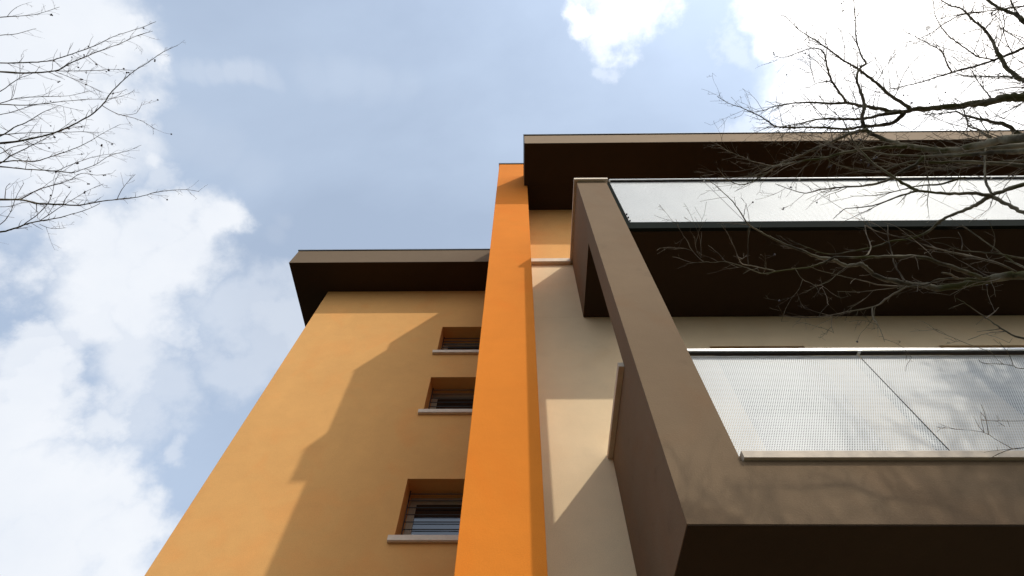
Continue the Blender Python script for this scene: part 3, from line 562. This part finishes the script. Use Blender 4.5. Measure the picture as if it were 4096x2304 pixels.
[0,[[2.301,1.125,2.1,0.0052],[2.249,1.103,2.14,0.0047],[2.167,1.094,2.201,0.0041],[2.1,1.092,2.25,0.0036],[2.028,1.085,2.299,0.0031],[1.938,1.066,2.356,0.0026],[1.837,1.055,2.417,0.0021],[1.781,1.031,2.45,0.0019]]],
[1,[[2.375,1.144,2.135,0.0071],[2.202,1.182,2.147,0.0054],[2.093,1.185,2.153,0.0046],[2.016,1.191,2.158,0.004],[1.966,1.223,2.162,0.0036],[1.879,1.24,2.168,0.0032],[1.845,1.249,2.17,0.003]]],
[0,[[1.367,1.178,2.24,0.002],[1.383,1.204,2.189,0.0015],[1.409,1.204,2.136,0.0011],[1.42,1.218,2.1,0.0009]]],
[0,[[1.563,1.125,2.17,0.0021],[1.516,1.153,2.149,0.0017],[1.469,1.185,2.127,0.0013],[1.389,1.199,2.1,0.0009]]],
[0,[[2.047,1.156,2.1,0.0047],[2.001,1.134,2.1,0.0043],[1.96,1.124,2.1,0.0041]]]]
LIMBS_L = [
[1,[[-3.773,0.87,3.7,0.0073],[-3.631,0.861,3.762,0.0064],[-3.497,0.838,3.818,0.0057],[-3.387,0.804,3.861,0.0051],[-3.28,0.757,3.903,0.0046],[-3.181,0.703,3.942,0.004],[-3.113,0.647,3.971,0.0037],[-3.054,0.579,4.001,0.0033],[-2.973,0.512,4.036,0.0029],[-2.868,0.434,4.08,0.0024],[-2.768,0.38,4.119,0.0021],[-2.679,0.325,4.154,0.0018],[-2.606,0.292,4.182,0.0016],[-2.558,0.273,4.2,0.0015]]],
[1,[[-4.064,0.391,4.3,0.005],[-3.915,0.395,4.363,0.0044],[-3.788,0.392,4.414,0.0038],[-3.693,0.371,4.449,0.0035],[-3.582,0.337,4.489,0.0031],[-3.444,0.292,4.538,0.0026],[-3.311,0.233,4.586,0.0022],[-3.196,0.198,4.626,0.0019],[-3.094,0.169,4.661,0.0017],[-2.982,0.128,4.7,0.0015]]],
[1,[[-3.908,0.435,4.1,0.0068],[-3.772,0.449,4.164,0.0058],[-3.602,0.447,4.237,0.0046],[-3.527,0.411,4.267,0.0042],[-3.404,0.361,4.314,0.0035],[-3.27,0.312,4.365,0.0028],[-3.136,0.268,4.415,0.0022],[-3.023,0.222,4.457,0.0017],[-2.906,0.189,4.5,0.0014]]],
[0,[[-3.612,0.448,4.25,0.0028],[-3.479,0.452,4.288,0.0023],[-3.367,0.456,4.32,0.002],[-3.238,0.451,4.355,0.0016],[-3.078,0.466,4.4,0.0013]]],
[0,[[-3.614,0.452,4.25,0.0023],[-3.457,0.497,4.197,0.0019],[-3.303,0.548,4.144,0.0015],[-3.183,0.593,4.1,0.0012]]],
[1,[[-4.22,0.692,4.3,0.0036],[-4.096,0.66,4.34,0.003],[-3.927,0.657,4.396,0.0023],[-3.756,0.661,4.453,0.0017],[-3.602,0.629,4.5,0.0013]]],
[1,[[-3.929,0.65,4.0,0.0036],[-3.787,0.668,4.057,0.0031],[-3.574,0.657,4.133,0.0024],[-3.387,0.65,4.197,0.0019],[-3.255,0.655,4.243,0.0016],[-3.132,0.627,4.282,0.0013],[-3.076,0.598,4.3,0.0013]]],
[1,[[-4.052,0.887,4.0,0.0053],[-3.98,0.838,4.072,0.0042],[-3.901,0.801,4.146,0.0031],[-3.824,0.749,4.218,0.0022],[-3.731,0.711,4.3,0.0015]]],
[1,[[-3.944,0.852,3.9,0.0035],[-3.739,0.841,3.9,0.0028],[-3.473,0.841,3.9,0.0021],[-3.274,0.839,3.9,0.0016],[-3.187,0.885,3.9,0.0014],[-3.11,0.925,3.9,0.0012]]],
[1,[[-3.949,1.036,3.8,0.0049],[-3.85,1.035,3.84,0.0043],[-3.758,1.054,3.881,0.0037],[-3.621,1.021,3.931,0.003],[-3.501,0.986,3.973,0.0025],[-3.402,0.949,4.008,0.0021],[-3.27,0.88,4.055,0.0016],[-3.141,0.825,4.1,0.0013]]],
[1,[[-4.056,1.07,3.9,0.0047],[-3.991,1.028,3.943,0.0041],[-3.897,0.984,4.003,0.0033],[-3.79,0.933,4.07,0.0025],[-3.676,0.869,4.14,0.0017],[-3.58,0.801,4.2,0.0013]]],
[1,[[-3.757,1.013,3.6,0.0048],[-3.63,1.049,3.653,0.004],[-3.493,1.078,3.706,0.0033],[-3.381,1.105,3.748,0.0028],[-3.322,1.091,3.766,0.0025],[-3.213,1.056,3.8,0.0021],[-3.107,1.0,3.833,0.0018],[-2.99,0.977,3.869,0.0014],[-2.889,0.94,3.9,0.0012]]],
[0,[[-3.449,1.077,3.7,0.0024],[-3.323,1.032,3.767,0.0019],[-3.21,1.004,3.827,0.0015],[-3.072,0.998,3.9,0.0012]]],
[1,[[-3.671,1.194,3.4,0.0071],[-3.555,1.206,3.431,0.0064],[-3.461,1.246,3.46,0.0058],[-3.343,1.265,3.491,0.0051],[-3.231,1.281,3.519,0.0045],[-3.105,1.268,3.548,0.0039],[-2.979,1.259,3.576,0.0034],[-2.842,1.254,3.607,0.0028],[-2.72,1.228,3.634,0.0023],[-2.602,1.221,3.66,0.0019],[-2.511,1.225,3.681,0.0017],[-2.429,1.246,3.7,0.0015]]],
[0,[[-3.625,1.227,3.5,0.0044],[-3.504,1.17,3.54,0.0036],[-3.416,1.148,3.57,0.003],[-3.305,1.122,3.607,0.0024],[-3.218,1.079,3.636,0.0019],[-3.136,1.103,3.668,0.0015],[-3.041,1.1,3.7,0.0012]]],
[1,[[-3.687,1.398,3.3,0.0064],[-3.604,1.384,3.327,0.0056],[-3.527,1.362,3.352,0.0048],[-3.442,1.347,3.379,0.0041],[-3.341,1.341,3.413,0.0032],[-3.242,1.321,3.443,0.0024],[-3.152,1.299,3.471,0.0019],[-3.056,1.264,3.5,0.0015]]],
[0,[[-3.464,1.355,3.4,0.0029],[-3.363,1.296,3.45,0.0024],[-3.274,1.247,3.494,0.0019],[-3.162,1.188,3.549,0.0015],[-3.054,1.147,3.6,0.0012]]],
[0,[[-3.59,1.381,3.4,0.0032],[-3.523,1.33,3.471,0.0026],[-3.458,1.251,3.546,0.002],[-3.429,1.133,3.627,0.0015],[-3.379,1.039,3.7,0.0012]]],
[0,[[-3.476,1.382,3.4,0.002],[-3.403,1.416,3.4,0.0016],[-3.293,1.41,3.4,0.0012]]],
[0,[[-3.115,0.656,3.95,0.0027],[-3.011,0.716,3.935,0.0021],[-2.907,0.74,3.923,0.0017],[-2.819,0.77,3.912,0.0014],[-2.743,0.825,3.9,0.0012]]],
[0,[[-2.987,0.729,3.95,0.0018],[-2.895,0.719,3.976,0.0014],[-2.835,0.642,4.0,0.0012]]],
[1,[[-4.446,0.086,4.9,0.0034],[-4.321,0.079,4.968,0.0026],[-4.198,0.063,5.031,0.0019],[-4.054,0.015,5.1,0.0014]]],
[1,[[-4.333,0.216,4.7,0.003],[-4.223,0.206,4.747,0.0021],[-4.088,0.171,4.8,0.0014]]],
[1,[[-4.173,0.6,4.3,0.0032],[-4.068,0.522,4.387,0.0022],[-3.971,0.48,4.464,0.0015],[-3.934,0.432,4.5,0.0013]]],
[1,[[-4.067,0.744,4.1,0.0028],[-3.934,0.716,4.121,0.0024],[-3.733,0.672,4.152,0.0019],[-3.569,0.712,4.183,0.0014],[-3.484,0.742,4.2,0.0013]]],
[1,[[-3.991,0.943,3.9,0.0034],[-3.917,0.994,3.863,0.0029],[-3.754,1.039,3.804,0.0021],[-3.592,1.083,3.744,0.0015],[-3.455,1.09,3.7,0.0012]]],
[1,[[-4.018,0.996,3.9,0.0028],[-3.91,0.951,3.926,0.0023],[-3.772,0.941,3.962,0.0017],[-3.624,0.938,4.0,0.0013]]],
[0,[[-2.998,1.263,3.6,0.0024],[-2.946,1.183,3.646,0.0017],[-2.868,1.108,3.7,0.0012]]],
[1,[[-3.699,1.248,3.4,0.0023],[-3.627,1.248,3.432,0.0019],[-3.547,1.234,3.464,0.0015],[-3.482,1.274,3.5,0.0012]]],
[0,[[-3.683,1.202,3.45,0.0026],[-3.669,1.135,3.48,0.0016],[-3.639,1.104,3.5,0.0011]]],
[1,[[-3.767,1.38,3.4,0.0026],[-3.715,1.313,3.466,0.002],[-3.688,1.229,3.527,0.0016],[-3.641,1.136,3.6,0.0012]]]]
rng = random.Random(11)

def rvec():
    while True:
        v = Vector((rng.uniform(-1, 1), rng.uniform(-1, 1), rng.uniform(-1, 1)))
        if 0.05 < v.length < 1: return v.normalized()

def smooth_line(row, sub=3, jit=0.0):
    """Catmull-Rom through the limb's points, with a little knobbly jitter"""
    P = [Vector(q[:3]) for q in row]; Rr = [q[3] for q in row]; out = []; rad = []
    n = len(P)
    for i in range(n-1):
        p0 = P[max(0, i-1)]; p1 = P[i]; p2 = P[i+1]; p3 = P[min(n-1, i+2)]
        for k in range(sub):
            t = k/sub
            v = 0.5*((2*p1)+(p2-p0)*t+(2*p0-5*p1+4*p2-p3)*t*t+(3*p1-p0-3*p2+p3)*t**3)
            r = Rr[i]*(1-t)+Rr[i+1]*t
            out.append(v+rvec()*(r*0.22+0.0008)*jit); rad.append(r*(1+rng.uniform(-0.12, 0.14)*jit))
    out.append(P[-1]); rad.append(Rr[-1]*0.8)
    return out, rad

YMAX = 2.02
def twig(mb, p, d, length, r, depth, ends, ymax, bend, step=0.022):
    """a wavering shoot that forks, with short spurs like those of a hawthorn"""
    n = max(3, int(length/step)); pts = [p.copy()]; rad = [r]; d = d.normalized(); q = p.copy()
    st = length/n
    for k in range(n):
        d = (d+rvec()*0.17+bend*0.035).normalized()
        q2 = q+d*st
        if q2.y > ymax: d.y = -abs(d.y)*0.3; d.normalize(); q2 = q+d*st
        q = q2; pts.append(q.copy()); rad.append(max(0.0007, r*(1-0.60*(k+1)/n)))
        if depth > 0 and rng.random() < 0.20:
            a = (d+rvec()*0.85).normalized()
            twig(mb, q, a, length*rng.uniform(0.28, 0.55)*(1-0.5*k/n), rad[-1]*0.75, depth-1, ends, ymax, bend, step)
        elif step < 0.03 and rng.random() < 0.26:
            a = (d*0.5+rvec()).normalized(); l = rng.uniform(0.010, 0.032)
            mb.tube([q, q+a*l], [rad[-1]*0.85, 0.0004], 3, False)
    mb.tube(pts, rad, 4, False); ends.append((pts[-1], d))

def tree(base, fork_z, limbs, label, twigmat, n_fruit, density, bend, ymax, fruit_r, long_twig):
    root = empty('bare_tree', base, label, 'tree')
    bx, by, bz = base; lean = 1 if bx > 0 else -1
    tr = MB(); pts = []; rad = []
    for k in range(15):
        t = k/14; z = bz+(fork_z-bz)*t
        pts.append((bx+0.05*math.sin(t*5), by+0.04*math.cos(t*4)-0.04, z)); rad.append(0.15-0.055*t+0.07*math.exp(-t*14))
    for k in range(1, 6):      # the leader goes on above the fork
        pts.append((pts[14][0]+lean*0.11*k, pts[14][1]-0.05*k, fork_z+0.12*k)); rad.append(0.095*(1-k/5.4))
    tr.tube(pts, rad, 14); tr.build('trunk', M['bark'], root, base, True)
    ends = []; far = []
    for idx, (edge, row) in enumerate(limbs):
        row = [list(q) for q in row]
        if edge == 1:      # carry the limb on to the trunk beyond the frame
            p0 = Vector(row[0][:3]); r0 = row[0][3]; dirn = (p0-Vector(row[1][:3])).normalized()
            tz = max(fork_z-1.6, min(fork_z-0.05, p0.z-1.0-0.15*(idx % 4)))
            tp = Vector((pts[14][0], pts[14][1], tz))
            c1 = p0+dirn*0.45; ext = []
            r1 = min(0.07, r0*1.7+0.006)
            for k in range(7):
                t = k/7
                v = tp*(1-t)**3+3*(1-t)**2*t*(tp*0.6+c1*0.4+Vector((0, 0, 0.12)))+3*(1-t)*t*t*c1+p0*t**3
                ext.append([*v, r1*(1-t)+r0*t])
            row = ext+row
        P, Rd = smooth_line(row, 4, 1.0)
        thick = max(Rd) > 0.006
        name = 'limb' if edge else 'branch'
        den = 1.6*1.3 if edge >= 2 else density*(0.36+1.3*max(0.0, min(1.0, (row[len(row)//2][2]-2.6)*2.0)) if base[0] > 0 else 1.0)*1.0
        tw = MB().tube(P, Rd, 10 if thick else 6); nf = len(tw.f); start = 28 if edge == 1 else 1 if edge == 0 else 6
        s = 0.0; nxt = rng.uniform(0.03, 0.09)
        for i in range(max(start, 1), len(P)-1):
            d = P[i+1]-P[i]; s += d.length
            while s > nxt:
                f = (i-start)/max(1, len(P)-start)
                nxt += rng.uniform(0.035, 0.095)/den
                a = d.normalized()*rng.uniform(0.5, 1.3)+rvec()*0.9
                r = min(Rd[i]*0.55, rng.uniform(0.0014, 0.0028))
                ln = rng.uniform(0.05, long_twig*(1.3 if row[len(row)//2][2] > 2.8 and base[0] > 0 else 1.0))*(1.15-0.6*f)
                if rng.random() < 0.45: ln = rng.uniform(0.015, 0.06)
                p = P[i]+d*rng.random()
                if edge >= 2: twig(tw, p, a.normalized(), rng.uniform(0.25, 0.8), rng.uniform(0.003, 0.0055), 2, far, ymax, bend*0.3, 0.06)
                else: twig(tw, p, a.normalized(), ln, max(0.0011, r), 2 if ln > 0.12 else 1, ends, ymax, bend)
        lo = tw.build(name, M['bark'] if thick else twigmat, root, base, False)
        me = lo.data; me.materials.append(twigmat)
        me.polygons.foreach_set('use_smooth', [i < nf for i in range(len(me.polygons))])
        me.polygons.foreach_set('material_index', [0 if i < nf else 1 for i in range(len(me.polygons))])
    sg = -1.15 if base[0] > 0 else 1.15
    ends = [e for e in ends if sg*e[0].x+0.55*e[0].y+0.98*e[0].z > 0.15]
    rng.shuffle(ends)
    k = 0
    for p, d in ends:
        if k >= n_fruit: break
        if rng.random() < 0.5: continue
        for c in range(rng.choice((1, 1, 2))):
            if k >= n_fruit: break
            q = p+d*0.004+rvec()*0.012*c
            MB().ball(q, fruit_r*rng.uniform(0.8, 1.15)).tube([p, q], [0.0006, 0.0006], 4, False).build('fruit', M['fruit'], root, base, True); k += 1
    return root

# unseen limbs added to the right tree, to shade the lower balcony
rg2 = random.Random(5)
def spread(tx, ty, z0, n, az0, az1, ln0, ln1, up0, up1):
    out = []
    for k in range(n):
        az = R(az0+(az1-az0)*(k+0.5*rg2.random())/n); e = rg2.uniform(up0, up1); ln = rg2.uniform(ln0, ln1)
        p = Vector((tx, ty, z0-rg2.random()*0.9)); d = Vector((math.cos(az), math.sin(az), e)).normalized(); row = []
        for q in range(12):
            t = q/11
            row.append([p.x, p.y, p.z, 0.045*(1-t)**1.2+0.0015])
            d = (d+Vector((rg2.uniform(-.14, .14), rg2.uniform(-.14, .14), 0.06))).normalized(); p = p+d*ln/11
        out.append([2, row])
        for b in range(6):
            s0 = row[3+b]; a = (d+Vector((rg2.uniform(-.9, .9), rg2.uniform(-.9, .9), rg2.uniform(-.2, .6)))).normalized()
            r2 = []; q0 = Vector(s0[:3])
            for q in range(7):
                r2.append([q0.x, q0.y, q0.z, s0[3]*0.55*(1-q/7)+0.0012]); q0 = q0+a*ln*0.08; a = (a+Vector((rg2.uniform(-.2, .2), rg2.uniform(-.2, .2), 0.07))).normalized()
            out.append([3, r2])
    return out
SHADE_LIMBS_R = spread(4.33, 0.47, 3.0, 16, 200, 330, 1.8, 3.6, 0.5, 2.2)+spread(4.33, 0.47, 3.1, 4, -60, 18, 1.6, 3.2, 0.8, 2.6)
EXTRA_L = [[e, r] for e, r in spread(-6.13, 0.52, 3.0, 16, 70, 290, 1.8, 3.4, 0.5, 2.2) if all(1.12*q[0]+0.56*q[1]+0.98*q[2] < -0.85 for q in r)]
def outside(row):     # keep the added shading limbs out of the camera's view
    return all(-1.15*q[0]+0.552*q[1]+0.983*q[2] < -0.12 for q in row)
SHADE_LIMBS_R = [[e, r] for e, r in SHADE_LIMBS_R if outside(r)]
tree((4.30, 0.50, GROUND), 2.9, LIMBS_R+SHADE_LIMBS_R, 'large bare lichen covered tree whose limbs reach across the right side of the building', M['twig'], 70, 2.6, Vector((-0.5, 0, 0.5)), 1.99, 0.0052, 0.30)
tree((-6.1, 0.55, GROUND), 3.0, LIMBS_L+EXTRA_L, 'bare slender twigged tree against white cloud at the left edge', M['twig_left'], 60, 1.8, Vector((0.8, 0.1, 0.3)), 4.4, 0.0062, 0.22)
